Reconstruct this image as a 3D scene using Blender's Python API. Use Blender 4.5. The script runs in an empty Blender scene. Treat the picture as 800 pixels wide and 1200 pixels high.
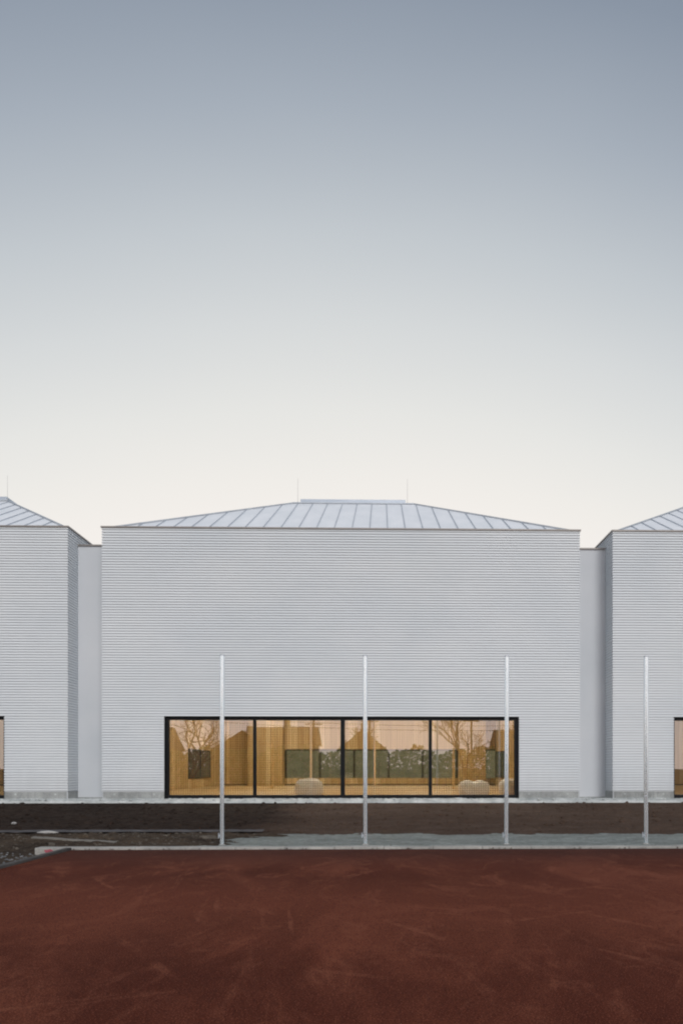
import bpy, bmesh, math, random
from mathutils import Vector, Matrix, noise
random.seed(7)
S = bpy.context.scene
COL = S.collection
R = math.radians

# ------------------------------------------------------------------ helpers
class MB:
    def __init__(s): s.v=[]; s.f=[]; s.m=[]
    def face(s, pts, mi=0):
        n=len(s.v); s.v+= [tuple(p) for p in pts]; s.f.append(tuple(range(n,n+len(pts)))); s.m.append(mi)
    def box(s, x0,x1,y0,y1,z0,z1, mi=0):
        n=len(s.v)
        s.v += [(x0,y0,z0),(x1,y0,z0),(x1,y1,z0),(x0,y1,z0),(x0,y0,z1),(x1,y0,z1),(x1,y1,z1),(x0,y1,z1)]
        for f in ((0,3,2,1),(4,5,6,7),(0,1,5,4),(1,2,6,5),(2,3,7,6),(3,0,4,7)):
            s.f.append(tuple(n+i for i in f)); s.m.append(mi)
    def tube(s, a, b, r0, r1=None, n=8, cap=True, mi=0):
        r1 = r0 if r1 is None else r1
        a=Vector(a); b=Vector(b); d=(b-a)
        if d.length<1e-6: return
        q=d.to_track_quat('Z','Y'); k=len(s.v)
        for p,r in ((a,r0),(b,r1)):
            for i in range(n):
                t=2*math.pi*i/n
                s.v.append(tuple(p+q@Vector((r*math.cos(t),r*math.sin(t),0))))
        for i in range(n):
            j=(i+1)%n; s.f.append((k+i,k+j,k+n+j,k+n+i)); s.m.append(mi)
        if cap:
            s.f.append(tuple(k+i for i in reversed(range(n)))); s.m.append(mi)
            s.f.append(tuple(k+n+i for i in range(n))); s.m.append(mi)
    def build(s, name, mats, parent=None, smooth=False, bevel=0):
        me=bpy.data.meshes.new(name); me.from_pydata(s.v,[],s.f)
        if not isinstance(mats,(list,tuple)): mats=[mats]
        for m in mats: me.materials.append(m)
        for p,mi in zip(me.polygons,s.m): p.material_index=mi; p.use_smooth=smooth
        me.update()
        o=bpy.data.objects.new(name,me); COL.objects.link(o)
        if parent: o.parent=parent
        if bevel:
            b=o.modifiers.new('b','BEVEL'); b.width=bevel; b.segments=2; b.limit_method='ANGLE'
        return o
def tag(o,label=None,cat=None,group=None,kind=None):
    if label: o['label']=label
    if cat: o['category']=cat
    if group: o['group']=group
    if kind: o['kind']=kind
    return o
def empty(name,loc,label,cat,group=None):
    o=bpy.data.objects.new(name,None); COL.objects.link(o); o.location=loc
    o.empty_display_size=.2
    return tag(o,label,cat,group)
def lin(r,g,b):
    f=lambda c:(c/255/12.92) if c<=10 else ((c/255+.055)/1.055)**2.4
    return (f(r),f(g),f(b),1)

# ------------------------------------------------------------------ materials
class NT:
    def __init__(s,name):
        s.mat=bpy.data.materials.new(name); s.mat.use_nodes=True; s.n=s.mat.node_tree; s.n.nodes.clear()
        s.out=s.new('ShaderNodeOutputMaterial'); s.b=s.new('ShaderNodeBsdfPrincipled'); s.link(s.b.outputs[0],s.out.inputs[0])
        s.tc=s.new('ShaderNodeTexCoord')
    def new(s,t,**k):
        n=s.n.nodes.new(t)
        for a,v in k.items(): setattr(n,a,v)
        return n
    def link(s,a,b): s.n.links.new(a,b)
    def map(s,scale=(1,1,1),rot=(0,0,0),src=None):
        m=s.new('ShaderNodeMapping'); m.inputs['Scale'].default_value=scale; m.inputs['Rotation'].default_value=rot
        s.link(src or s.tc.outputs['Object'],m.inputs[0]); return m.outputs[0]
    def noise(s,vec,scale,detail=4,rough=.5,dist=0):
        n=s.new('ShaderNodeTexNoise'); n.inputs['Scale'].default_value=scale; n.inputs['Detail'].default_value=detail
        n.inputs['Roughness'].default_value=rough; n.inputs['Distortion'].default_value=dist
        s.link(vec,n.inputs['Vector']); return n.outputs['Fac']
    def ramp(s,fac,stops,interp='LINEAR'):
        r=s.new('ShaderNodeValToRGB'); r.color_ramp.interpolation=interp; e=r.color_ramp.elements
        while len(e)<len(stops): e.new(.5)
        for el,(p,c) in zip(e,stops):
            el.position=p; el.color=c if hasattr(c,'__len__') else (c,c,c,1)
        s.link(fac,r.inputs[0]); return r.outputs[0]
    def mix(s,fac,a,b,mode='MIX'):
        m=s.new('ShaderNodeMix',data_type='RGBA',blend_type=mode)
        for i,v in ((0,fac),(6,a),(7,b)):
            if hasattr(v,'is_output') : s.link(v,m.inputs[i])
            else: m.inputs[i].default_value=v
        return m.outputs[2]
    def math(s,op,a,b=0.0):
        m=s.new('ShaderNodeMath',operation=op)
        for i,v in ((0,a),(1,b)):
            if hasattr(v,'is_output'): s.link(v,m.inputs[i])
            else: m.inputs[i].default_value=v
        return m.outputs[0]
    def bump(s,h,strength=.5,dist=.01):
        b=s.new('ShaderNodeBump'); b.inputs['Strength'].default_value=strength; b.inputs['Distance'].default_value=dist
        s.link(h,b.inputs['Height']); s.link(b.outputs[0],s.b.inputs['Normal'])
    def col(s,c):
        if hasattr(c,'is_output'): s.link(c,s.b.inputs['Base Color'])
        else: s.b.inputs['Base Color'].default_value=c
    def set(s,rough=.7,metal=0,spec=.5):
        s.b.inputs['Roughness'].default_value=rough; s.b.inputs['Metallic'].default_value=metal
        s.b.inputs['Specular IOR Level'].default_value=spec
def world_pos(t): 
    g=t.new('ShaderNodeNewGeometry'); return g.outputs['Position']

def simple(name,c1,c2,scale=3,rough=.7,metal=0,spec=.4,bump=0,bscale=40,bdist=.01,stretch=(1,1,1),detail=5):
    t=NT(name); w=world_pos(t); v=t.map(stretch,src=w)
    f=t.noise(v,scale,detail); t.col(t.mix(t.ramp(f,[(.3,0),(.7,1)]),c1,c2)); t.set(rough,metal,spec)
    if bump: t.bump(t.noise(t.map(src=w),bscale,4),bump,bdist)
    return t.mat

# cladding: pale grey painted boards, small tone changes along each board and large soft weathering
def mat_cladding():
    t=NT('cladding_paint'); w=world_pos(t)
    sep=t.new('ShaderNodeSeparateXYZ'); t.link(w,sep.inputs[0])
    row=t.math('FLOOR',t.math('DIVIDE',t.math('SUBTRACT',sep.outputs[2],.83),.0911))
    cmb=t.new('ShaderNodeCombineXYZ'); t.link(t.math('FLOOR',t.math('ADD',t.math('DIVIDE',sep.outputs[0],4.1),t.math('MULTIPLY',row,.37))),cmb.inputs[0]); t.link(row,cmb.inputs[2])
    wn=t.new('ShaderNodeTexWhiteNoise'); t.link(cmb.outputs[0],wn.inputs['Vector'])
    big=t.noise(t.map((.35,.35,.5),src=w),1,3)
    streak=t.noise(t.map((.5,.5,9),src=w),1.5,4)
    a=lin(213,221,227); b=lin(223,229,233)
    c=t.mix(t.ramp(big,[(.3,0),(.7,1)]),a,b)
    c=t.mix(t.math('MULTIPLY',t.ramp(streak,[(.45,0),(.75,1)]),.12),c,lin(190,198,206))
    d=t.new('ShaderNodeMapRange'); t.link(t.math('ADD',sep.outputs[2],t.math('MULTIPLY',t.noise(t.map((4,4,.4),src=w),1.5,5),.7)),d.inputs[0])
    d.inputs[1].default_value=1.1; d.inputs[2].default_value=1.9; d.inputs[3].default_value=.30; d.inputs[4].default_value=0
    c=t.mix(d.outputs[0],c,lin(150,152,152))
    t.col(c); t.set(.6,0,.3); return t.mat
M={}
M['clad']=mat_cladding()
M['render']=simple('link_render',lin(198,204,210),lin(209,213,218),.5,.8,0,.2)
M['coping']=simple('coping_metal',lin(136,132,130),lin(150,146,143),2,.5,.3)
M['frame']=simple('window_frame_paint',lin(10,13,17),lin(16,20,24),2,.5,0,.25)
M['zinc']=None
t=NT('zinc_roof'); w=world_pos(t)
f=t.noise(t.map((1.2,.5,.5),src=w),1.2,5,.6); g=t.noise(t.map(src=w),14,3)
c=t.mix(t.ramp(f,[(.3,0),(.7,1)]),lin(214,221,228),lin(229,234,240)); c=t.mix(t.math('MULTIPLY',g,.25),c,lin(240,245,250))
t.col(c); t.set(.45,0,.5); t.bump(t.noise(t.map((1,1,1),src=w),3,3),.12,.02); M['zinc']=t.mat
M['seam']=simple('zinc_seam',lin(166,174,184),lin(182,190,198),3,.5,.3)
M['dark']=simple('painted_shadow_gap',lin(40,50,62),lin(48,58,70),2,.6)  # dark colour paints the shadow line under the lantern's overhang
M['lantern']=simple('lantern_metal',lin(170,182,196),lin(186,196,208),1,.4,.3)
# rough concrete
def mat_conc(name,a,b,streaks=True,dark=None,rough=.85):
    t=NT(name); w=world_pos(t)
    n1=t.noise(t.map(src=w),1.7,8,.65); n2=t.noise(t.map(src=w),25,4,.6)
    c=t.mix(t.ramp(n1,[(.32,0),(.68,1)]),a,b)
    c=t.mix(t.math('MULTIPLY',t.ramp(n2,[(.4,0),(.7,1)]),.35),c,dark or lin(95,98,98))
    if streaks:
        n3=t.noise(t.map((9,9,.4),src=w),2,4); c=t.mix(t.math('MULTIPLY',t.ramp(n3,[(.5,0),(.75,1)]),.4),c,dark or lin(105,108,108))
    t.col(c); t.set(rough,0,.3); t.bump(n2,.4,.01); return t.mat
M['plinth']=mat_conc('plinth_concrete',lin(138,142,142),lin(178,182,182),True,lin(98,102,102))
M['ledge']=mat_conc('ledge_concrete',lin(150,157,158),lin(215,220,220),False,lin(112,118,120))
M['kerb']=mat_conc('kerb_concrete',lin(150,150,147),lin(186,185,180),False,lin(80,80,78))
M['kerbdark']=mat_conc('side_kerb_concrete',lin(62,62,62),lin(88,87,86),False,lin(45,44,43))
# poured path, damp concrete with darker stains
t=NT('path_concrete'); w=world_pos(t)
n1=t.noise(t.map((.5,1.4,1),src=w),1.2,8,.65,.6); n2=t.noise(t.map((1,1,1),src=w),9,6,.7); n3=t.noise(t.map(src=w),80,3)
c=t.mix(t.ramp(n1,[(.35,0),(.62,1)]),lin(92,100,98),lin(138,148,144))
c=t.mix(t.math('MULTIPLY',t.ramp(n2,[(.42,0),(.6,1)]),.75),c,lin(72,78,77))
n5=t.noise(t.map((.7,2.5,1),src=w),3.5,7,.7); c=t.mix(t.math('MULTIPLY',t.ramp(n5,[(.52,0),(.66,1)]),.7),c,lin(170,180,176)); c=t.mix(t.math('MULTIPLY',n3,.3),c,lin(135,138,136))
t.col(c); t.set(.7,0,.35); t.bump(t.mix(.5,n2,n3),.5,.02); M['path']=t.mat
# soils
def mat_soil(name,a,b,cc):
    t=NT(name); w=world_pos(t)
    n1=t.noise(t.map(src=w),.45,8,.6,.4); n2=t.noise(t.map(src=w),6,8,.7); n3=t.noise(t.map(src=w),45,5,.7)
    c=t.mix(t.ramp(n1,[(.35,0),(.65,1)]),a,b); c=t.mix(t.math('MULTIPLY',t.ramp(n2,[(.42,0),(.72,1)]),.55),c,cc)
    c=t.mix(t.ramp(n3,[(.3,.6),(.6,0)]),c,lin(16,13,12)); t.col(c); t.set(.95,0,.1)
    t.bump(t.mix(.5,n2,n3),.9,.06); return t.mat
t=NT('bank_topsoil'); w=world_pos(t)
sp=t.new('ShaderNodeSeparateXYZ'); t.link(w,sp.inputs[0])
n0=t.noise(t.map((.25,.9,1),src=w),.8,5,.6)
side=t.ramp(t.math('ADD',t.math('MULTIPLY',t.math('ADD',sp.outputs[0],2.6),.35),t.math('MULTIPLY',n0,1.2)),[(.25,0),(.75,1)])
n2=t.noise(t.map((1,1,1),src=w),5,8,.7); n3=t.noise(t.map(src=w),38,5,.7); n4=t.noise(t.map((.6,1.6,1),src=w),1.1,6,.6)
c=t.mix(side,lin(44,36,32),lin(88,72,62)); c=t.mix(t.math('MULTIPLY',t.math('MULTIPLY',t.ramp(n4,[(.44,0),(.66,1)]),.75),t.math('ADD',t.math('MULTIPLY',side,.85),.15)),c,lin(104,88,78))
c=t.mix(t.math('MULTIPLY',t.ramp(n2,[(.42,0),(.72,1)]),.5),c,lin(84,72,64)); c=t.mix(t.ramp(n3,[(.3,.7),(.6,0)]),c,lin(18,14,13))
t.col(c); t.set(.95,0,.1); t.bump(t.mix(.5,n2,n3),1,.06); M['bank']=t.mat
M['dirt']=mat_soil('loose_dirt',lin(52,44,39),lin(86,75,64),lin(108,97,84))
M['stone']=simple('rubble_stone',lin(60,56,51),lin(104,98,90),4,.9,0,.2,.6,30)
M['gravel']=simple('grey_gravel',lin(80,82,84),lin(140,143,146),9,.85,0,.2,.5,60)
M['clod']=simple('dirt_clod',lin(62,54,46),lin(88,78,66),5,.95,0,.1,.8,30)
M['scrap']=simple('white_scrap',lin(150,150,150),lin(180,180,178),6,.6)
M['plank']=simple('weathered_plank',lin(104,102,98),lin(130,127,120),6,.8,stretch=(.3,3,3))
M['pink']=simple('pink_marker_paint',lin(150,70,84),lin(176,92,104),20,.7)
M['ground']=mat_soil('outer_ground',lin(52,48,38),lin(66,62,46),lin(76,72,54))
M['grass']=M['ground']
# court: granular rubber, swept dust, faint tracks
t=NT('court_rubber'); w=world_pos(t)
grain=t.noise(t.map(src=w),75,3,.75); grain2=t.noise(t.map((1,.6,1),src=w),22,4,.8)
d1=t.noise(t.map((.55,.30,1),(0,0,.12),w),.9,10,.68,.8)
d2=t.noise(t.map((2.1,1.0,1),(0,0,-.5),w),.9,10,.72,1.4)
d3=t.noise(t.map((.12,.30,1),(0,0,.1),w),1,3)
base=t.mix(t.ramp(d3,[(.38,0),(.62,1)]),lin(77,34,20),lin(94,45,30))
c=t.mix(t.math('MULTIPLY',t.ramp(d1,[(.47,0),(.62,1)]),.55),base,lin(132,74,54))
c=t.mix(t.math('MULTIPLY',t.ramp(d2,[(.52,0),(.66,1)]),.6),c,lin(138,82,62))
c=t.mix(t.math('MULTIPLY',t.ramp(d2,[(.30,1),(.42,0)]),.5),c,lin(72,30,22))
def streaks(c,rot,sx,sy,lo,hi,amt,colr,off=0):
    v=t.map((sx,sy,1),(0,0,0),t.map((1,1,1),(0,0,rot),w)); n=t.noise(v,1,4,.55,.25)
    m=t.noise(t.map((.5,.3,1),(0,0,rot+off),w),1.3,3)
    b=t.noise(t.map((1,1,1),src=w),5,4,.7)
    k=t.math('MULTIPLY',t.math('MULTIPLY',t.ramp(n,[(lo,0),(hi,1)]),t.ramp(m,[(.49,0),(.60,.85)])),t.ramp(b,[(.35,0),(.6,1)]))
    return t.mix(t.math('MULTIPLY',k,amt),c,colr)
DU=lin(154,94,72)
sq=t.new('ShaderNodeSeparateXYZ'); t.link(w,sq.inputs[0])
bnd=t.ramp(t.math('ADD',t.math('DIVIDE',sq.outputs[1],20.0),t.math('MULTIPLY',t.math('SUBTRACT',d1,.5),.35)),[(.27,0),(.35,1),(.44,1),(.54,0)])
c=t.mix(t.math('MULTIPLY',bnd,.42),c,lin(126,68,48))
c=streaks(c,.95,.25,4.2,.60,.68,.8,DU)
c=streaks(c,-1.05,.25,4.6,.61,.68,.8,DU,.6)
c=streaks(c,-.45,.3,4.5,.62,.69,.6,DU,1.3)
c=streaks(c,1.4,.3,5,.62,.68,.6,DU,2.1)
c=streaks(c,.35,.25,6,.63,.69,.5,DU,2.9)
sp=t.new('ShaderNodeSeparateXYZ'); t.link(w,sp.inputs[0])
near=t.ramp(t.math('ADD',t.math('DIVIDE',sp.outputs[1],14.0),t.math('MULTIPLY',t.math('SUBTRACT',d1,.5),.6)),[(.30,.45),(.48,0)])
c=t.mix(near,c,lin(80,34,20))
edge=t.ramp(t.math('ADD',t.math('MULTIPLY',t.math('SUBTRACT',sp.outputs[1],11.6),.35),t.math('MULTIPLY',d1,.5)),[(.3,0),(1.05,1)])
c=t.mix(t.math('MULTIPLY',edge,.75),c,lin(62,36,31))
c=t.mix(t.ramp(grain2,[(.34,.5),(.50,0)]),c,lin(48,18,13)); c=t.mix(t.ramp(grain,[(.38,.7),(.5,0)]),c,lin(38,15,11)); c=t.mix(t.ramp(grain,[(.56,0),(.68,.7)]),c,lin(168,100,78))
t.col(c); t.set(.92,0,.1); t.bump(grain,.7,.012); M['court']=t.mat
# galvanised steel
t=NT('galvanised_steel'); w=world_pos(t)
v=t.new('ShaderNodeTexVoronoi'); v.inputs['Scale'].default_value=30; t.link(t.map((1,1,.5),src=w),v.inputs['Vector'])
n=t.noise(t.map((3,3,.8),src=w),2,5)
c=t.mix(t.ramp(n,[(.35,0),(.65,1)]),lin(226,241,250),lin(238,248,254)); c=t.mix(t.math('MULTIPLY',v.outputs['Distance'],.12),c,lin(190,196,202))
t.col(c); t.set(.22,.75,.6); M['steel']=t.mat
M['rod']=simple('rod_metal',lin(150,150,150),lin(170,170,170),2,.5,.4)
# interior timber: vertical boards
t=NT('timber_lining'); w=world_pos(t)
sp=t.new('ShaderNodeSeparateXYZ'); t.link(w,sp.inputs[0])
xy=t.math('ADD',sp.outputs[0],sp.outputs[1])
cmb=t.new('ShaderNodeCombineXYZ'); t.link(t.math('FLOOR',t.math('MULTIPLY',xy,3.2)),cmb.inputs[0])
wn=t.new('ShaderNodeTexWhiteNoise'); t.link(cmb.outputs[0],wn.inputs['Vector'])
gr=t.noise(t.map((14,14,.6),src=w),1.5,5)
c=t.mix(wn.outputs['Value'],lin(188,160,108),lin(208,182,132)); c=t.mix(t.ramp(wn.outputs['Value'],[(.8,0),(.9,.7)]),c,lin(234,212,164)); c=t.mix(t.math('MULTIPLY',t.ramp(gr,[(.4,0),(.7,1)]),.5),c,lin(164,126,72))
fr=t.math('FRACT',t.math('MULTIPLY',xy,3.2)); c=t.mix(t.ramp(fr,[(.0,.8),(.07,0)]),c,lin(96,66,32))
t.col(c); t.set(.55,0,.3); M['timber']=t.mat
M['floorwood']=simple('sports_parquet',lin(200,170,116),lin(214,186,134),1.2,.35,0,.4,stretch=(.4,4,1))
M['groove']=simple('dark_skirting',lin(70,48,26),lin(84,58,32),2,.6)
M['blackpaint']=simple('black_post_paint',lin(26,28,30),lin(34,36,38),2,.5)
M['fabric']=simple('bean_bag_fabric',lin(244,238,228),lin(250,246,238),5,.9,0,.1,.3,90)
M['net']=simple('net_cord',lin(120,100,60),lin(140,118,76),5,.9)
M['curtain']=simple('batten_pale_wood',lin(226,192,134),lin(236,206,152),5,.6)
M['leaf']=simple('hedge_leaf',lin(84,104,66),lin(130,150,104),3,.8,0,.2)
M['leafpale']=simple('pale_leaf',lin(128,142,104),lin(160,172,132),.8,.8,0,.2)
M['bark']=simple('bark',lin(60,50,42),lin(84,72,60),6,.9,0,.1,.5,30)
M['twig']=M['bark']
M['stucco']=simple('house_stucco',lin(150,140,124),lin(168,158,140),1,.9)
M['tile']=simple('roof_tile',lin(84,58,44),lin(104,74,58),3,.8,stretch=(1,6,6))
M['pane_dark']=simple('dark_pane',lin(40,52,66),lin(54,68,84),1,.15)
def glass(name,tint,fac):
    m=bpy.data.materials.new(name); m.use_nodes=True; n=m.node_tree; n.nodes.clear()
    o=n.nodes.new('ShaderNodeOutputMaterial'); mx=n.nodes.new('ShaderNodeMixShader'); tr=n.nodes.new('ShaderNodeBsdfTransparent'); gl=n.nodes.new('ShaderNodeBsdfGlossy')
    lw=n.nodes.new('ShaderNodeLayerWeight'); lw.inputs[0].default_value=.35
    ma=n.nodes.new('ShaderNodeMath'); ma.operation='MULTIPLY_ADD'; ma.inputs[1].default_value=.6; ma.inputs[2].default_value=fac
    tr.inputs[0].default_value=tint; gl.inputs['Roughness'].default_value=0.0; gl.inputs[0].default_value=(1,1,1,1)
    tc=n.nodes.new('ShaderNodeTexCoord'); no=n.nodes.new('ShaderNodeTexNoise'); no.inputs['Scale'].default_value=.7
    bp=n.nodes.new('ShaderNodeBump'); bp.inputs['Strength'].default_value=.02; bp.inputs['Distance'].default_value=.02
    n.links.new(tc.outputs['Object'],no.inputs['Vector']); n.links.new(no.outputs['Fac'],bp.inputs['Height']); n.links.new(bp.outputs[0],gl.inputs['Normal'])
    n.links.new(lw.outputs['Fresnel'],ma.inputs[0]); n.links.new(ma.outputs[0],mx.inputs[0]); n.links.new(tr.outputs[0],mx.inputs[1]); n.links.new(gl.outputs[0],mx.inputs[2]); n.links.new(mx.outputs[0],o.inputs[0])
    return m
M['glass']=glass('window_glass',(.88,.88,.83,1),.23)
M['glassback']=glass('tinted_glass',(.74,.75,.70,1),.05)
m=bpy.data.materials.new('lamp_diffuser'); m.use_nodes=True
b=m.node_tree.nodes['Principled BSDF']; b.inputs['Emission Color'].default_value=(1,.94,.84,1); b.inputs['Emission Strength'].default_value=40; M['lamp']=m
m2=m.copy(); m2.name='lamp_diffuser_low'; m2.node_tree.nodes['Principled BSDF'].inputs['Emission Strength'].default_value=10; M['lamp_low']=m2

# ------------------------------------------------------------------ halls
PITCH=.0911; Z0=.83; ZT=Z0+PITCH*99; ZH=Z0+PITCH*28; YF=24.4; YB=40.8
def board_profile(r0,r1):
    pts=[]
    for k in range(r0,r1):
        z=Z0+PITCH*k
        pts += [(-.024,z),(-.024,z+.030),(.024,z+.040),(.017,z+PITCH-.003)]
    pts.append((0,Z0+PITCH*r1)); return pts
def sweep(mb,path,prof):
    # path: list of functions d -> (x,y)
    base=len(mb.v); n=len(prof)
    for p in path:
        for d,z in prof: x,y=p(d); mb.v.append((x,y,z))
    for i in range(len(path)-1):
        for j in range(n-1):
            a=base+i*n+j; mb.f.append((a,a+n,a+n+1,a+1)); mb.m.append(0)
    return mb
WIN_L=2.14; W=16.37
WD=W-2*WIN_L
def hall(x0,label,main=False,lampmat='lamp',cap_in=(6.08,5.83),ridge=(5.8,5.48)):
    x1=x0+W; H=empty('sports_hall',(x0+W/2,YF,0.5),label,'building','ribbed white sports halls in a row')
    ox,oy,oz=H.location
    def B(mb,name,mats,parent=H,**k):
        mb.v=[(a-ox,b-oy,c-oz) for a,b,c in mb.v]; return mb.build(name,mats,parent,**k)
    wx0,wx1=x0+WIN_L,x1-WIN_L
    # ribbed cladding
    mb=MB(); LB=lambda d:(x0-d,YB+d); LF=lambda d:(x0-d,YF-d); RF=lambda d:(x1+d,YF-d); RB=lambda d:(x1+d,YB+d)
    sweep(mb,[LB,LF,RF,RB,LB],board_profile(28,99))
    lo=board_profile(0,28)
    sweep(mb,[LB,LF,lambda d:(wx0,YF-d)],lo); sweep(mb,[lambda d:(wx1,YF-d),RF,RB],lo)
    B(mb,'cladding',M['clad'])
    # masonry core with the window opening
    mb=MB(); e=.005
    mb.box(x0+e,wx0,YF+e,YF+.35,.4,ZH); mb.box(wx1,x1-e,YF+e,YF+.35,.4,ZH); mb.box(x0+e,x1-e,YF+e,YF+.35,ZH+.0,ZT-.02)
    mb.box(x0+e,x0+.3,YF+.35,YB-.3,.4,ZT-.02); mb.box(x1-.3,x1-e,YF+.35,YB-.3,.4,ZT-.02)
    B(mb,'wall',M['render'])
    # plinth
    mb=MB()
    for a,b_ in ((x0+.03,wx0-.01),(wx1+.01,x1-.03)):
        mb=MB(); mb.box(a,b_,YF-.012,YF+.004,.42,Z0-.002); pl=B(mb,'plinth',M['plinth'])
        for q in (.18,.82):
            xx=a+(b_-a)*q; mb=MB(); mb.tube((xx,YF-.02,.74),(xx,YF-.011,.74),.035,n=14); B(mb,'tie_plug',M['ledge'],pl)
    mb=MB(); mb.box(x0-.012,x0+.004,YF+.03,YB,.42,Z0-.002); B(mb,'plinth',M['plinth'])
    mb=MB(); mb.box(x1-.004,x1+.012,YF+.03,YB,.42,Z0-.002); B(mb,'plinth',M['plinth'])
    # coping
    mb=MB(); o=.05; t_=.055
    mb.box(x0-o,x1+o,YF-o,YF+.32,ZT,ZT+t_); mb.box(x0-o,x0+.32,YF+.32,YB+o,ZT,ZT+t_); mb.box(x1-.32,x1+o,YF+.32,YB+o,ZT,ZT+t_)
    mb.box(x0+.32,x1-.32,YB-.32,YB+o,ZT,ZT+t_)
    B(mb,'coping',M['coping'],bevel=.006)
    # hipped zinc roof with standing seams
    ex0,ex1,ey0,ey1,ez=x0+.08,x1-.08,YF+.1,YB-.1,ZT+.012
    rx0,rx1,ry0,ry1,rz=x0+ridge[0],x1-ridge[1],30.0,35.2,12.82
    A,Bp,C,D=(ex0,ey0,ez),(ex1,ey0,ez),(ex1,ey1,ez),(ex0,ey1,ez); a,b_,c_,d_=(rx0,ry0,rz),(rx1,ry0,rz),(rx1,ry1,rz),(rx0,ry1,rz)
    mb=MB(); mb.face([A,Bp,b_,a]); mb.face([Bp,C,c_,b_]); mb.face([C,D,d_,c_]); mb.face([D,A,a,d_]); mb.face([a,b_,c_,d_])
    def seam(p,q,w=.012,h=.035):
        p=Vector(p); q=Vector(q); dr=(q-p)
        if dr.length<.3: return
        dr.normalize(); up=Vector((0,0,1)); sd=dr.cross(up).normalized()*w; up=up*h
        mb.face([p-sd,q-sd,q-sd+up,p-sd+up],1); mb.face([p+sd,p+sd+up,q+sd+up,q+sd],1); mb.face([p-sd+up,q-sd+up,q+sd+up,p+sd+up],1)
    def slope(xa,xb,xc,xd,f):   # eave from xa to xb, ridge from xc to xd
        s0=(xc+xd)/2%.62; x=xa+.2
        n=int((xb-xa)/.62)
        for i in range(1,n+1):
            x=xa+ (xb-xa-n*.62)/2 + (i-.5)*.62
            tt=1.0
            if x<xc: tt=(x-xa)/(xc-xa)
            elif x>xd: tt=(xb-x)/(xb-xd)
            seam(f(x,0),f(x,min(1,tt)))
    slope(ex0,ex1,rx0,rx1,lambda x,t:(x,ey0+(ry0-ey0)*t,ez+(rz-ez)*t))
    slope(ex0,ex1,rx0,rx1,lambda x,t:(x,ey1+(ry1-ey1)*t,ez+(rz-ez)*t))
    slope(ey0,ey1,ry0,ry1,lambda y,t:(ex0+(rx0-ex0)*t,y,ez+(rz-ez)*t))
    slope(ey0,ey1,ry0,ry1,lambda y,t:(ex1+(rx1-ex1)*t,y,ez+(rz-ez)*t))
    for p,q in ((A,a),(Bp,b_),(C,c_),(D,d_)): seam(p,q,.03,.05)
    for p,q in ((a,b_),(b_,c_),(d_,c_),(a,d_)): seam(p,q,.04,.05)
    roof=B(mb,'roof',[M['zinc'],M['seam']])
    # lantern
    cx0,cx1=x0+cap_in[0],x1-cap_in[1]
    mb=MB(); mb.box(cx0+.15,cx1-.15,30.35,34.85,rz+.0,rz+.10,1); mb.box(cx0,cx1,30.2,35.0,rz+.10,rz+.27,0)
    B(mb,'roof_lantern',[M['lantern'],M['dark']],bevel=.01)
    for xx,yy in ((cx0-.1,30.1),(cx1+.08,30.1),(x0+ridge[0]-.25,35.1)):
        mb=MB(); mb.tube((xx,yy,rz-.05),(xx,yy,rz+1.12),.007,.004,6); mb.tube((xx,yy,rz-.1),(xx,yy,rz+.1),.03,n=8)
        B(mb,'lightning_rod',M['rod'])
    # window: outer frame is the part, mullions and panes its sub-parts
    zb,zt=.565,ZH; fy0,fy1=YF+.03,YF+.15
    mb=MB(); fw=.11 if main else .03; tr=.035 if main else .008
    mb.box(wx0,wx0+fw,fy0,fy1,zb,zt); mb.box(wx1-fw,wx1,fy0,fy1,zb,zt); mb.box(wx0+fw,wx1-fw,fy0,fy1,zt-.09,zt); mb.box(wx0+fw,wx1-fw,fy0,fy1,zb,zb+.15)
    mb.box(wx0-tr,wx0,YF-.035,fy1,zb,zt-.0); mb.box(wx1,wx1+tr,YF-.035,fy1,zb,zt); mb.box(wx0-tr,wx1+tr,YF-.040,fy1,zt,zt+.035)
    mb.box(wx0-.02,wx1+.02,YF-.06,fy0,zb-.03,zb)
    win=B(mb,'window',M['frame'],bevel=.004)
    st=WD/4
    for i in range(1,4):
        hw=.075 if i==2 else .055; xm=wx0+st*i; mb=MB(); mb.box(xm-hw,xm+hw,fy0+.008,fy1-.008,zb+.15,zt-.09)
        if i==2: mb.box(xm-.008,xm+.008,fy0+.002,fy0+.006,zb+.15,zt-.09)
        B(mb,'mullion',M['frame'],win,bevel=.004)
    for i in range(4):
        a0=wx0+st*i+(fw if i==0 else (.075 if i==2 else .055)); a1=wx0+st*(i+1)-(fw if i==3 else (.075 if i==1 else .055))
        mb=MB(); y=YF+.09; mb.face([(a0,y,zb+.15),(a1,y,zb+.15),(a1,y,zt-.09),(a0,y,zt-.09)])
        B(mb,'pane',M['glass'],win)
    # interior: timber lining with a band of openings at the far wall
    mb=MB(); ix0,ix1=x0+.301,x1-.301; y0=YF+.36; yb=YB-.4; zc=6.5; fz=.66
    ops=[(x0+1.0,x0+2.3),(-1,-1)]
    cc=x0+W/2
    ops=[(-5.45,4.3),(5.9,7.15)] if main else [(x0+8.0,x0+8.6)]
    zlo,zhi=1.06,2.68
    prev=ix0
    for p,q in ops:
        p=max(p,ix0); q=min(q,ix1)
        if q<=prev+.05: continue
        if p>prev: mb.box(prev,p,yb,yb+.25,zlo,zhi)
        prev=q
    if prev<ix1: mb.box(prev,ix1,yb,yb+.25,zlo,zhi)
    mb.box(ix0,ix1,yb,yb+.25,fz,zlo); mb.box(ix0,ix1,yb,yb+.25,zhi,zc)
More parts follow.
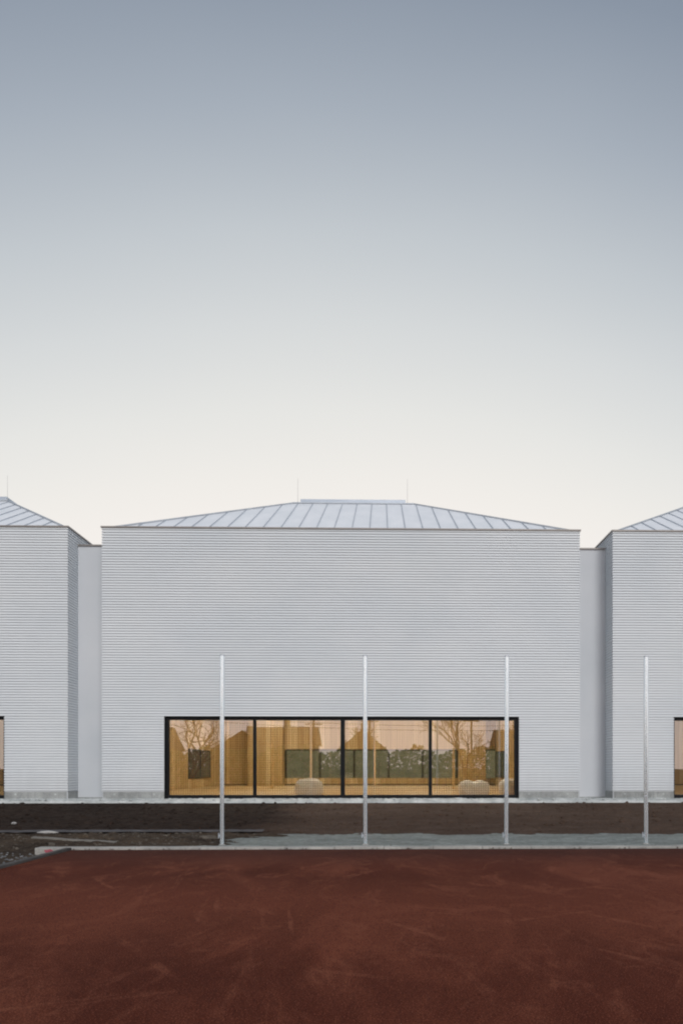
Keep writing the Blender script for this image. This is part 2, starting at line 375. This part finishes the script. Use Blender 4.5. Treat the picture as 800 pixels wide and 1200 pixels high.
    mb.box(ix0,ix0+.04,y0,yb,fz,zc); mb.box(ix1-.04,ix1,y0,yb,fz,zc); mb.box(ix0,ix1,y0,yb,zc,zc+.1)
    mb.box(ix0+.04,wx0,y0,y0+.03,fz,zc); mb.box(wx1,ix1-.04,y0,y0+.03,fz,zc); mb.box(wx0,wx1,y0,y0+.03,ZH+.005,zc)
    B(mb,'timber_lining',M['timber'])
    mb=MB(); mb.box(ix0,ix1,YF+.16,yb,.5,fz-.003); B(mb,'floor',M['floorwood'])
    mb=MB(); mb.box(ix0+.04,ix1-.04,yb-.03,yb-.002,fz,fz+.05); B(mb,'skirting',M['groove'])
    # back wall glazing
    mb=MB()
    for p,q in ops:
        mb.face([(p,yb+.12,zlo),(q,yb+.12,zlo),(q,yb+.12,zhi),(p,yb+.12,zhi)],1)
        mb.box(p,q,yb-.01,yb+.1,zhi-.05,zhi+.02); 
        n=max(1,round((q-p)/1.9))
        for i in range(n+1):
            xx=p+(q-p)*i/n; mb.box(xx-.06,xx+.06,yb-.008,yb+.1,zlo,zhi-.05)
    B(mb,'rear_window',[M['blackpaint'],M['glassback']])
    if main:
        for xa,xb,ya,yc in ((ix0+.042,ix0+.07,33.9,38.1),(ix1-.07,ix1-.042,36.9,40.2)):
            mb=MB(); mb.box(xa,xb,ya,yc,1.12,2.56); sw=B(mb,'dark_side_panel',M['pane_dark'])  # dark framed panels; the left one imitates a reflected dark square in colour
            mb=MB(); xm=(xb+.004 if xa<cc else xa-.02)
            for yy in (ya,(ya+yc)/2,yc-.06): mb.box(xm,xm+.016,yy,yy+.06,1.12,2.56)
            mb.box(xm,xm+.016,ya+.06,yc-.06,1.12,1.18); mb.box(xm,xm+.016,ya+.06,yc-.06,2.50,2.56)
            B(mb,'frame',M['blackpaint'],sw)
    # ceiling luminaires
    for i in range(2):
        for j in range(2):
            xx=ix0+(ix1-ix0)*(i+.5)/2; yy=y0+(yb-y0)*(j+.5)/2
            mb=MB(); mb.box(xx-1.55,xx+1.55,yy-.4,yy+.4,zc-.13,zc-.06,0); mb.box(xx-1.5,xx+1.5,yy-.35,yy+.35,zc-.15,zc-.131,1)
            B(mb,'ceiling_lamp',[M['blackpaint'],M[lampmat]])
    return H
XM=-9.523
hm=hall(XM,'ribbed white hall in the middle, seen whole, with a wide four-pane window',True)
hall(XM-1.177-W+.0,'ribbed white hall cut off by the left edge of the photo',lampmat='lamp_low',cap_in=(6.08,5.08),ridge=(5.8,4.95))
hall(XM+W+1.175,'ribbed white hall cut off by the right edge, behind the rightmost post',lampmat='lamp_low',cap_in=(5.2,5.83),ridge=(5.03,5.48))

# timber wall piers inside the middle hall
for a,b_,lab in ((-7.45,-5.5,'pale timber cupboard unit seen through the left half of the window'),(4.35,5.85,'pale timber cupboard unit seen through the rightmost window pane')):
    e=empty('timber_cupboard',((a+b_)/2,39.6,.66),lab,'cupboard'); hw=(b_-a)/2
    mb=MB(); mb.box(-hw,hw,0,.7,0,5.7); mb.build('carcass',M['timber'],e)
    for i in range(3):
        w_=2*hw/3; mb=MB(); mb.box(-hw+w_*i+.012,-hw+w_*(i+1)-.012,-.025,-.001,.08,5.6); mb.build('door',M['timber'],e)
# pale battens hanging close to the glass (climbing ropes / posts)
def rope(x,y,r,z0,z1):
    mb=MB(); mb.tube((0,0,z0),(0,0,z1),r,r,8); return mb
for x,y,lab in ((-3.38,34,'pale climbing rope just left of the dark rear post in the second pane'),(-4.6,30,'pale climbing rope in the second pane, beside the timber cupboard'),(2.95,29,'pale climbing rope in the rightmost pane, left of the white bean bag'),(-.35,36,'pale climbing rope in the third pane, right of its post'),(-8.2,38,'pale climbing rope in the leftmost pane, left of the mullion')):
    r_=empty('climbing_rope',(x,y,.9),lab,'rope','climbing ropes hanging inside the middle hall')
    mb=MB(); mb.tube((0,0,0),(0,0,5.5),.045,.045,8,cap=False); mb.build('rope',M['curtain'],r_,smooth=True)
    mb=MB(); mb.tube((0,0,-.12),(0,0,0),.06,.05,8); mb.build('end_knot',M['curtain'],r_,smooth=True)

# safety net behind the glass
mb=MB(); nx0,nx1=XM+WIN_L-.1,XM+W-WIN_L+.1; z0,z1=.68,3.7; ny=24.85
n=int((nx1-nx0)/.082)
for i in range(n+1):
    x=nx0+i*.082; dy=.04*math.sin(x*2.3)+.02*math.sin(x*7); mb.box(x-.005,x+.005,ny+dy,ny+dy+.008,z0,z1)
k=0; z=z0
while z<z1:
    for i in range(n):
        x=nx0+i*.082; f=lambda x:.04*math.sin(x*2.3)+.02*math.sin(x*7)
        a0=ny+f(x)+.004; a1=ny+f(x+.082)+.004
        mb.face([(x,a0,z-.005),(x+.082,a1,z-.005),(x+.082,a1,z+.005),(x,a0,z+.005)])
    z+=.082
o=mb.build('ball_net',M['net']); tag(o,'fine square-mesh ball net hanging behind the glass of the wide window','net')

# bean bags just inside the glass
def bag(name,x,y,rx,ry,h,lab,seed,split=False):
    me=bpy.data.meshes.new(name); bm=bmesh.new(); bmesh.ops.create_icosphere(bm,subdivisions=5,radius=1)
    for v in bm.verts:
        p=v.co.copy(); 
        sgn=lambda a:math.copysign(abs(a)**.62,a)
        q=Vector((sgn(p.x)*rx,sgn(p.y)*ry,0)); zz=max(-.6,p.z); q.z=(sgn(zz)*.5+.38)*h*1.14
        if q.z<0: q.z=0
        nn=noise.noise(Vector((p.x*2+seed,p.y*2,p.z*2)))*.05; q.x+=nn; q.y+=nn; q.z+=nn*.6*(1 if p.z>0 else 0)
        if split: q.z-= .07*math.exp(-(q.x/.09)**2)*(1 if p.z>0 else 0)
        v.co=q
    bm.to_mesh(me); bm.free()
    for p in me.polygons: p.use_smooth=True
    me.materials.append(M['fabric']); o=bpy.data.objects.new(name,me); COL.objects.link(o); o.location=(x,y,.655)
    return tag(o,lab,'bean bag','white bean bags behind the window')
bag('bean_bag',-2.62,25.75,.50,.42,.60,'lumpy pale bean bag in the second window pane',1)
bag('bean_bag',3.36,25.75,.56,.44,.54,'broad pale bean bag with a dented top in the rightmost pane',5,True)
bag('bean_bag',4.78,25.6,.52,.44,.60,'pale bean bag half hidden by the right window frame',9)

# ------------------------------------------------------------------ connecting walls
def link(x0,x1,lab):
    e=empty('connecting_block',((x0+x1)/2,25.2,.45),lab,'building','smooth plastered blocks between the halls'); h=(x1-x0)/2
    mb=MB(); mb.box(-h+.005,h-.005,0,9,0,9.01); mb.build('wall',M['render'],e)
    mb=MB(); mb.box(-h+.005,h-.005,-.04,9,9.012,9.07); mb.build('coping',M['coping'],e,bevel=.005)
    mb=MB(); mb.box(-h+.01,h-.01,-.03,-.002,0,.16); mb.build('plinth',M['plinth'],e)
link(XM-1.177,XM-.0,'narrow smooth grey block between the left and the middle hall')
link(XM+W,XM+W+1.175,'narrow smooth grey block between the middle and the right hall')

# ------------------------------------------------------------------ ground
def sheet(name,x0,x1,y0,y1,nx,ny_,fz,mat,kind='structure',smooth=True):
    mb=MB()
    for j in range(ny_+1):
        for i in range(nx+1):
            x=x0+(x1-x0)*i/nx; y=y0+(y1-y0)*j/ny_; mb.v.append((x,y,fz(x,y)))
    for j in range(ny_):
        for i in range(nx):
            a=j*(nx+1)+i; mb.f.append((a,a+1,a+nx+2,a+nx+1)); mb.m.append(0)
    o=mb.build(name,mat,smooth=smooth); o['kind']=kind; return o
fb=lambda x,y,s,o=0:noise.fractal(Vector((x*s+o,y*s,o)),1.0,2.0,5)
mb=MB(); mb.face([(-900,-900,-.25),(900,-900,-.25),(900,900,-.25),(-900,900,-.25)]); g=mb.build('ground',M['ground']); g['kind']='structure'
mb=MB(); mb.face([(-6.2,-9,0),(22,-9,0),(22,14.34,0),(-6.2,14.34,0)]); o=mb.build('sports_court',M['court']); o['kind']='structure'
def bankz(x,y):
    t=min(1,max(0,(y-17.12)/(23.95-17.12))); s=t*t*(3-2*t)*.35+t*.65
    env=min(1,t*8)*min(1,(1-t)*10)
    return .0+.455*s+.05*fb(x,y,.8)*env+.035*fb(x,y,4,7)*(.3+.7*env)*(.4+.6*env)
sheet('earth_bank',-30,27,16.9,24.1,900,150,lambda x,y:bankz(x,y)-.03*max(0,(17.2-y)/.3),M['bank'])
def pathedge(x): return 17.62+.05*fb(x,0,1.2,3)
mb=MB()  # path: slightly wavy far edge
N=300; 
for i in range(N+1):
    x=-4.0+31*i/N; 
    for j in range(9):
        y=14.62+(17.75-14.62)*j/8; mb.v.append((x,y,.012+.012*fb(x,y,.9,2)))
for i in range(N):
    for j in range(8):
        a=i*9+j; mb.f.append((a,a+9,a+10,a+1)); mb.m.append(0)
o=mb.build('concrete_path',M['path'],smooth=True); o['kind']='structure'
def dirtz(x,y):
    cover=1-min(1,max(0,(x+3.9+.9*fb(x*.5,y*2.2,1.0,6)+(y-15.8)*-.4)/1.8)); 
    edge=min(1,max(0,(y-14.60)/.25))
    lo=-.12*min(1,max(0,(-6.6-x)/.5))
    return -.04+cover*.075+edge*cover*(.05*fb(x,y,1.1,4)+.045*fb(x,y,5,9)+.02)+lo*(1-min(1,max(0,(y-15)/1.5)))*1.0+(cover-1)*.02
sheet('loose_dirt',-30,-2.0,14.60,17.7,700,90,dirtz,M['dirt'])
def gz(x,y): return -.08+.03*fb(x,y,1.5,5)+.02*fb(x,y,7,1)
sheet('gravel_bed',-30,-6.34,-2,14.64,300,300,gz,M['dirt'])
# membrane strip at the foot of the bank, left part
def mz(x,y): return .045+.02*fb(x,0,.7,8)+.01*fb(x,y,5)
sheet('membrane_strip',-24,-2.9,17.32,17.62,240,4,lambda x,y:mz(x,y)+.045+.03*((y-17.32)/.3),simple('grey_membrane',lin(62,60,62),lin(84,82,84),3,.8))
# ledge in front of the halls
mb=MB(); N=700
for i in range(N+1):
    x=-29+55*i/N; e1=.022*fb(x,0,1.7,1)+.02*fb(x,0,8,2); e2=.05*fb(x,0,1.1,5)+.02*fb(x,0,8,3)
    for (y,z) in ((24.385,.60+e1),(24.25+e2*.5,.575+e1),(24.10+e2,.535+e1*.5),(24.03+e2,.50),(24.02+e2,.30)): mb.v.append((x,y,z))
for i in range(N):
    for j in range(4):
        a=i*5+j; mb.f.append((a,a+1,a+6,a+5)); mb.m.append(0)
o=mb.build('concrete_ledge',M['ledge'],smooth=True); o['kind']='structure'
mb=MB(); mb.box(-29,27,24.39,24.62,.2,.53); mb.box(XM-1.2,XM+.02,24.38,25.25,.2,.52);mb.box(XM+W-.02,XM+W+1.2,24.38,25.25,.2,.52); o=mb.build('foundation_strip',M['ledge']); o['kind']='structure'
# kerbs
def kerb_run(name,ax,start,end,step,a0,a1,z0,z1,mat,lip):
    mb=MB(); p=start
    while p<end-.01:
        q=min(end,p+step); j=random.uniform(-.006,.006); h=random.uniform(-.005,.005)
        if ax=='x': mb.box(p+.004,q-.004,a0+j,a1+j,z0,z1+h)
        else: mb.box(a0+j,a1+j,p+.004,q-.004,z0,z1+h)
        p=q
    o=mb.build(name,mat,bevel=.012); o['kind']='structure'; return o
kerb_run('kerb','x',-6.95,24,1.0,14.345,14.60,-.2,.045,M['kerb'],0)
kerb_run('side_kerb','y',-9,14.33,1.0,-6.32,-6.20,-.2,.05,M['kerbdark'],0)
# chips of mortar / grit along kerb and path
def rocks(name,pts,mat,label,cat):
    mb=MB()
    for (x,y,z,s) in pts:
        bm=bmesh.new(); bmesh.ops.create_icosphere(bm,subdivisions=1,radius=1)
        rot=Matrix.Rotation(random.uniform(0,6.3),3,'Z')@Matrix.Rotation(random.uniform(0,3),3,'X')
        sc=Vector((s*random.uniform(.7,1.5),s*random.uniform(.7,1.2),s*random.uniform(.45,.9)))
        k=len(mb.v)
        for v in bm.verts:
            c=rot@v.co*random.uniform(.8,1.15); mb.v.append((x+c.x*sc.x,y+c.y*sc.y,z+c.z*sc.z))
        for f in bm.faces: mb.f.append(tuple(k+v.index for v in f.verts)); mb.m.append(0)
        bm.free()
    o=mb.build(name,mat); tag(o,label,cat,kind='stuff'); return o
P=[]
for _ in range(1500):
    x=random.uniform(-12,-6.45); y=random.uniform(9.5,14.5) 
    if random.random()<.75: P.append((x,y,gz(x,y)+.005,random.uniform(.012,.035)))
rocks('gravel',P,M['gravel'],'loose grey gravel beside the dark kerb at the left edge of the court','gravel')
P=[]
for _ in range(900):
    x=-3.0-abs(random.gauss(0,5)); y=random.uniform(14.7,17.4)
    P.append((x,y,dirtz(x,y)+.004,random.choice([.010,.012,.015,.02,.035])*random.uniform(.7,1.2)))
rocks('rubble',P,M['stone'],'grey rubble strewn over loose dirt left of the first post','rubble')
P=[]
for _ in range(1500):
    x=random.uniform(-16,13); y=random.uniform(17.6,24.0)
    P.append((x,y,bankz(x,y)+.004,random.choice([.012,.02,.03,.045,.06])))
rocks('soil_clods',P,M['bank'],'dark soil clods scattered over the brown earth bank','soil clods')
P=[]
for _ in range(150):
    x=random.uniform(-6.2,9); y=14.62+abs(random.gauss(0,.06)) if random.random()<.5 else 14.335-abs(random.gauss(0,.03))
    P.append((x,y,.02,random.uniform(.006,.02)))
rocks('grit',P,M['clod'],'small dark dirt crumbs along the pale far kerb','grit')
P=[]
for _ in range(420):
    x=random.uniform(-16,12); y=random.uniform(24.05,24.33)
    P.append((x,y,.57,random.choice([.01,.02,.03,.05])))
rocks('mortar_crumbs',P,M['ledge'],'pale mortar crumbs lying on the ledge under the halls','mortar crumbs')

def lump(name,x,y,z,s,mat,lab,cat,sub=3,seed=0):
    me=bpy.data.meshes.new(name); bm=bmesh.new(); bmesh.ops.create_icosphere(bm,subdivisions=sub,radius=1)
    for v in bm.verts:
        k=1+.35*noise.fractal(v.co*1.4+Vector((seed,0,0)),1,2,4); v.co=Vector((v.co.x*s[0],v.co.y*s[1],v.co.z*s[2]))*k
    bm.to_mesh(me); bm.free(); me.materials.append(mat); o=bpy.data.objects.new(name,me); COL.objects.link(o); o.location=(x,y,z); return tag(o,lab,cat)
lump('stone',-6.75,16.2,.06,(.13,.1,.09),M['clod'],'rounded earthy stone on the loose dirt above the kerb corner','stone',3,2)
lump('stone',-6.9,15.0,.03,(.07,.06,.05),M['stone'],'small grey stone just behind the pink-marked kerb block','stone',3,6)
lump('stone',-3.9,16.1,.05,(.26,.12,.07),M['stone'],'flat pale stone on the dirt left of the first post','stone',3,11)
lump('stone',-5.9,15.6,.05,(.1,.09,.07),M['clod'],'brown stone on the dirt right of the long weathered plank','stone',3,15)
lump('plastic_scrap',-8.05,17.25,.09,(.22,.05,.035),M['scrap'],'crumpled white plastic scrap at the foot of the dark bank','scrap',3,4)
lump('plastic_scrap',-9.9,19.3,bankz(-9.9,19.3)+.03,(.07,.05,.03),M['scrap'],'small white scrap halfway up the dark bank at left','scrap',3,8)
mb=MB(); 
for i in range(8):
    t=i/8; mb.box(-.95+1.9*t,-.95+1.9*(t+.125),-.05+.004*math.sin(i),.05,-.012+.006*math.sin(i*1.3),.014+.006*math.sin(i*1.3))
o=mb.build('plank',M['plank']); o.location=(-6.6,15.35,.10); o.rotation_euler=(R(6),R(2.5),R(-8)); tag(o,'long grey weathered plank lying on the dirt behind the kerb corner','plank')
# pink spray mark on the kerb end
mb=MB()
pts=[(-6.66+.085*math.cos(a)*(1+.2*math.sin(3*a)),14.3365,-.03+.045*math.sin(a)*(1+.15*math.cos(5*a))) for a in [i*2*math.pi/20 for i in range(20)]]
mb.face(pts); o=mb.build('paint_mark',M['pink']); tag(o,'pink spray mark on the pale kerb end at the court corner','paint mark')

# ------------------------------------------------------------------ posts
def post():
    e=empty('steel_post',(0,0,0),'x','post','galvanised steel posts along the court')
    mb=MB(); mb.tube((0,0,-.1),(0,0,4.02),.043,.043,40,cap=False); mb.build('tube',M['steel'],e,smooth=True)
    mb=MB(); mb.tube((0,0,4.021),(0,0,4.045),.050,.046,24); mb.build('cap',M['seam'],e)
    mb=MB(); mb.box(-.075,-.043,-.012,.012,.19,.23); mb.tube((-.07,0,.16),(-.07,0,.27),.011,n=8); mb.build('net_hook',M['seam'],e)
    for z in (1.05,2.9,3.75):
        mb=MB(); mb.tube((-.02,-.050,z),(-.02,-.040,z),.010,n=8); mb.build('bolt',M['seam'],e)
    mb=MB(); mb.tube((0,0,.018),(0,0,.034),.075,.055,20); mb.build('ground_collar',M['kerb'],e)
    return e
p0=post(); labs=['leftmost bare steel post, standing where the dirt ends','second steel post from the left, before the middle of the wide window','third steel post from the left, before the right end of the wide window','rightmost steel post, standing before the right hall']
for i,(x,y) in enumerate(((-3.37,15.05),(-.345,15.05),(2.655,15.05),(5.66,15.05))):
    if i==0: e=p0
    else:
        e=p0.copy(); COL.objects.link(e)
        for ch in p0.children:
            c=ch.copy(); COL.objects.link(c); c.parent=e
    e.location=(x,y,0); e['label']=labs[i]; e.rotation_euler=(R(random.uniform(-.15,.15)),R([.1,-.05,.25,.0][i]),0)

# ------------------------------------------------------------------ surroundings behind the camera, mirrored in the glass
def tree(x,y,h,seed,lab,levels=6,spread=.5,fork=None):
    rnd=random.Random(seed); e=empty('bare_tree',(x,y,-.2),lab,'tree','bare trees across the court'); tr=MB(); br=MB()
    def grow(p,d,l,r,lv):
        mb=tr if lv==levels else br
        segs=3; q=p
        for s in range(segs):
            d=(d+Vector((rnd.gauss(0,.12),rnd.gauss(0,.12),rnd.gauss(.02,.06)))).normalized()
            q2=q+d*l/segs; mb.tube(q,q2,r*(1-.25*s/segs),r*(1-.25*(s+1)/segs),5 if lv>2 else 3,False); q=q2
        if lv==0: return
        for k in range(rnd.choice([2,3,3]) if lv<levels else 3):
            ax=Vector((rnd.gauss(0,1),rnd.gauss(0,1),rnd.gauss(0,.4))); nd=(d+ax.normalized()*spread*rnd.uniform(.8,1.4)).normalized()
            grow(q if k<2 else p+(q-p)*rnd.uniform(.4,.9),nd,l*rnd.uniform(.66,.85),r*.66,lv-1)
    grow(Vector((0,0,0)),Vector((0,0,1)),h*.27,h*.022,levels)
    tr.build('trunk',M['bark'],e); br.build('crown',M['twig'],e)
tree(-15.5,-9,8,3,'bare forked tree mirrored in the leftmost window pane',6,.6)
tree(7.6,-14,8,11,'bare tree mirrored in the rightmost window pane',6,.45)
tree(12,-12,7,14,'thin bare tree mirrored in the window of the right hall',5,.5)
tree(-1.5,-30,8,17,'distant bare tree mirrored in the third window pane',5,.4)
def house(x,y,w,d,h,rh,lab,ridge='x'):
    e=empty('house',(x,y,-.2),lab,'house','houses across the court'); mb=MB(); mb.box(-w/2,w/2,-d/2,d/2,0,h); mb.build('wall',M['stucco'],e)
    o=.3; mb=MB()
    if ridge=='x':
        a=[(-w/2-o,-d/2-o,h),(w/2+o,-d/2-o,h),(w/2+o,d/2+o,h),(-w/2-o,d/2+o,h),(-w/2-o,0,h+rh),(w/2+o,0,h+rh)]
        for f in ((0,1,5,4),(2,3,4,5),(1,2,5),(3,0,4),(0,3,2,1)): mb.face([a[i] for i in f])
    else:
        a=[(-w/2-o,-d/2-o,h),(w/2+o,-d/2-o,h),(w/2+o,d/2+o,h),(-w/2-o,d/2+o,h),(0,-d/2-o,h+rh),(0,d/2+o,h+rh)]
        for f in ((0,1,4),(1,2,5,4),(2,3,5),(3,0,4,5),(0,3,2,1)): mb.face([a[i] for i in f])
    rf=mb.build('roof',M['tile'],e); mb=MB(); mb.box(-.3,.3,-.3,.3,h+rh*.4,h+rh+.7); mb.build('chimney',M['stucco'],rf)
    for k in (-1,1):
        mb=MB(); mb.box(k*w*.25-.55,k*w*.25+.55,d/2+.001,d/2+.06,1,2.3); mb.build('window',M['pane_dark'],e)
house(-9.8,-25,6,7,4.2,1.9,'house with a ridge roof mirrored in the second window pane')
house(-15,-32,8,8,3.3,2.6,'low gabled house mirrored at the edge of the leftmost pane','y')
house(-1.9,-27,4.6,7,3.6,2.3,'small gabled house mirrored in the third window pane','y')
house(17,-28,9,8,3.6,2.4,'house mirrored in the window of the right hall')
house(-26,-24,9,8,3.6,2.4,'house mirrored in the window of the left hall')
def hedge(x0,x1,y,h,lab,seed,d=1.4,n=9000,name='hedge',mat='leaf'):
    rnd=random.Random(seed); mb=MB()
    for _ in range(n):
        x=rnd.uniform(x0,x1); top=h*(.78+.22*noise.noise(Vector((x*.45,seed,0)))+.16*noise.noise(Vector((x*1.7,seed,3)))); z=top*rnd.random()**.7; yy=y+rnd.uniform(-d/2,d/2)
        s=rnd.uniform(.10,.24); a=Vector((rnd.gauss(0,1),rnd.gauss(0,1),rnd.gauss(0,1))).normalized(); b=a.orthogonal().normalized()*s; c=a.cross(b).normalized()*s*.6
        p=Vector((x,yy,z-.2)); mb.face([p-b,p-c,p+b,p+c])
    e=empty(name,((x0+x1)/2,y,-.2),lab,'hedge'); mb.v=[(a-(x0+x1)/2,b-y,c+.2) for a,b,c in mb.v]; mb.build('foliage',M[mat],e)
    mb=MB()
    for i in range(int((x1-x0)/1.5)):
        xx=x0+1.5*i+.7-(x0+x1)/2; mb.tube((xx,0,0),(xx+.1,0,h*.7),.06,.03,6)
    mb.build('stem',M['bark'],e)
hedge(-22,22,-20,4.6,'long hedge mirrored along the whole wide window',2,2.0,16000)
sheet('grass_slope',-26,24,58,78,60,30,lambda x,y:-.2+6.5*max(0,min(1,(y-60)/12))+.15*fb(x,y,.3),simple('pale_grass',lin(130,126,98),lin(158,152,122),.9,.95,0,.1,.6,8,.1))
def upole(x,y,h,lab):
    e=empty('utility_pole',(x,y,-.2),lab,'pole'); mb=MB(); mb.tube((0,0,0),(0,0,h),.12,.09,10); mb.build('pole',M['bark'],e)
    mb=MB(); mb.box(-.8,.8,-.05,.05,h-.5,h-.4); mb.build('crossarm',M['bark'],e)
upole(-6.2,-16,6.3,'utility pole mirrored in the second window pane'); upole(-1.1,-17,6.6,'utility pole mirrored in the third window pane'); upole(9,-22,7,'utility pole mirrored in the rightmost pane')
mb=MB()
for k,dz in enumerate((0,.35)):
    prev=None
    for i in range(41):
        x=-24+38*i/40; z=5.6-dz*1.2+.0016*(x+2)**2-.03*x; p=(x,-16.5-.4*k,z)
        if prev: mb.tube(prev,p,.02,.02,4,False)
        prev=p
o=mb.build('overhead_cable',M['blackpaint']); tag(o,'pair of overhead cables mirrored across the upper glass','cable')

# ------------------------------------------------------------------ world, sun, camera
Wd=bpy.data.worlds.new('World'); S.world=Wd; Wd.use_nodes=True; nt=Wd.node_tree; nt.nodes.clear()
t=NT.__new__(NT); t.n=nt; t.mat=None
out=t.new('ShaderNodeOutputWorld'); bg=t.new('ShaderNodeBackground'); t.link(bg.outputs[0],out.inputs[0]); t.tc=t.new('ShaderNodeTexCoord')
sp=t.new('ShaderNodeSeparateXYZ'); t.link(t.tc.outputs['Generated'],sp.inputs[0])
x2=t.math('MULTIPLY',sp.outputs[0],sp.outputs[0])
soft=t.noise(t.map((1,1,2.5),src=t.tc.outputs['Generated']),1.6,3)
s_=t.math('ADD',t.math('ADD',sp.outputs[2],t.math('ADD',t.math('MULTIPLY',x2,.5),t.math('MULTIPLY',sp.outputs[0],.045))),t.math('MULTIPLY',t.math('SUBTRACT',soft,.5),.03))
SKY=[(0,lin(250,243,234)),(.30,lin(247,241,236)),(.38,lin(239,236,231)),(.45,lin(229,229,226)),(.53,lin(213,216,217)),(.60,lin(194,200,205)),(.68,lin(165,174,185)),(.75,lin(138,149,164)),(.85,lin(108,121,138)),(1,lin(88,98,116))]
front=t.ramp(s_,SKY)
back=t.ramp(sp.outputs[2],[(0,(1.12,.97,.91,1)),(.25,(1.08,1.0,.97,1)),(.5,(.72,.73,.77,1)),(1,(.16,.19,.25,1))])
bf=t.ramp(sp.outputs[1],[(0,1),(.25,0)],'EASE')
nb=t.math('MULTIPLY',sp.outputs[1],1.0)
mr=t.new('ShaderNodeMapRange'); mr.interpolation_type='SMOOTHSTEP'; t.link(sp.outputs[1],mr.inputs[0])
mr.inputs[1].default_value=-.35; mr.inputs[2].default_value=.35; mr.inputs[3].default_value=1; mr.inputs[4].default_value=0
cc=t.mix(mr.outputs[0],front,back)
sky=t.new('ShaderNodeTexSky',sky_type='NISHITA'); sky.sun_disc=False; sky.sun_elevation=R(34); sky.sun_rotation=R(162); sky.air_density=1.0
sc=t.mix(1.0,sky.outputs[0],(.0035,.0022,.0016,1),'MULTIPLY')
t.link(t.mix(1.0,cc,sc,'ADD'),bg.inputs[0]); bg.inputs[1].default_value=1.0
L=bpy.data.lights.new('sun','SUN'); L.energy=1.5; L.angle=R(22); L.color=(1,.97,.94); so=bpy.data.objects.new('sun',L); COL.objects.link(so)
el,az=R(34),R(162)   # azimuth measured from +Y clockwise
dv=Vector((math.sin(az)*math.cos(el),math.cos(az)*math.cos(el),math.sin(el))); so.rotation_euler=dv.to_track_quat('Z','Y').to_euler(); so.location=dv*50
cam=bpy.data.cameras.new('camera'); co=bpy.data.objects.new('camera',cam); COL.objects.link(co); S.camera=co
co.location=(0,0,1.65); co.rotation_euler=(R(90),0,R(-1.25))
cam.sensor_fit='HORIZONTAL'; cam.sensor_width=36; cam.lens=830/800*36; cam.shift_x=-65/800; cam.shift_y=300/800; cam.clip_start=.1; cam.clip_end=3000
S.view_settings.view_transform='Standard'; S.view_settings.look='None'; S.view_settings.exposure=0; S.view_settings.gamma=1
S.cycles.use_denoising=True; S.cycles.denoiser='OPENIMAGEDENOISE'; S.cycles.denoising_input_passes='RGB_ALBEDO_NORMAL'; S.cycles.denoising_prefilter='ACCURATE'; S.cycles.use_adaptive_sampling=False; S.cycles.filter_width=2.1; S.cycles.sample_clamp_indirect=4; S.cycles.max_bounces=8; S.cycles.transparent_max_bounces=24
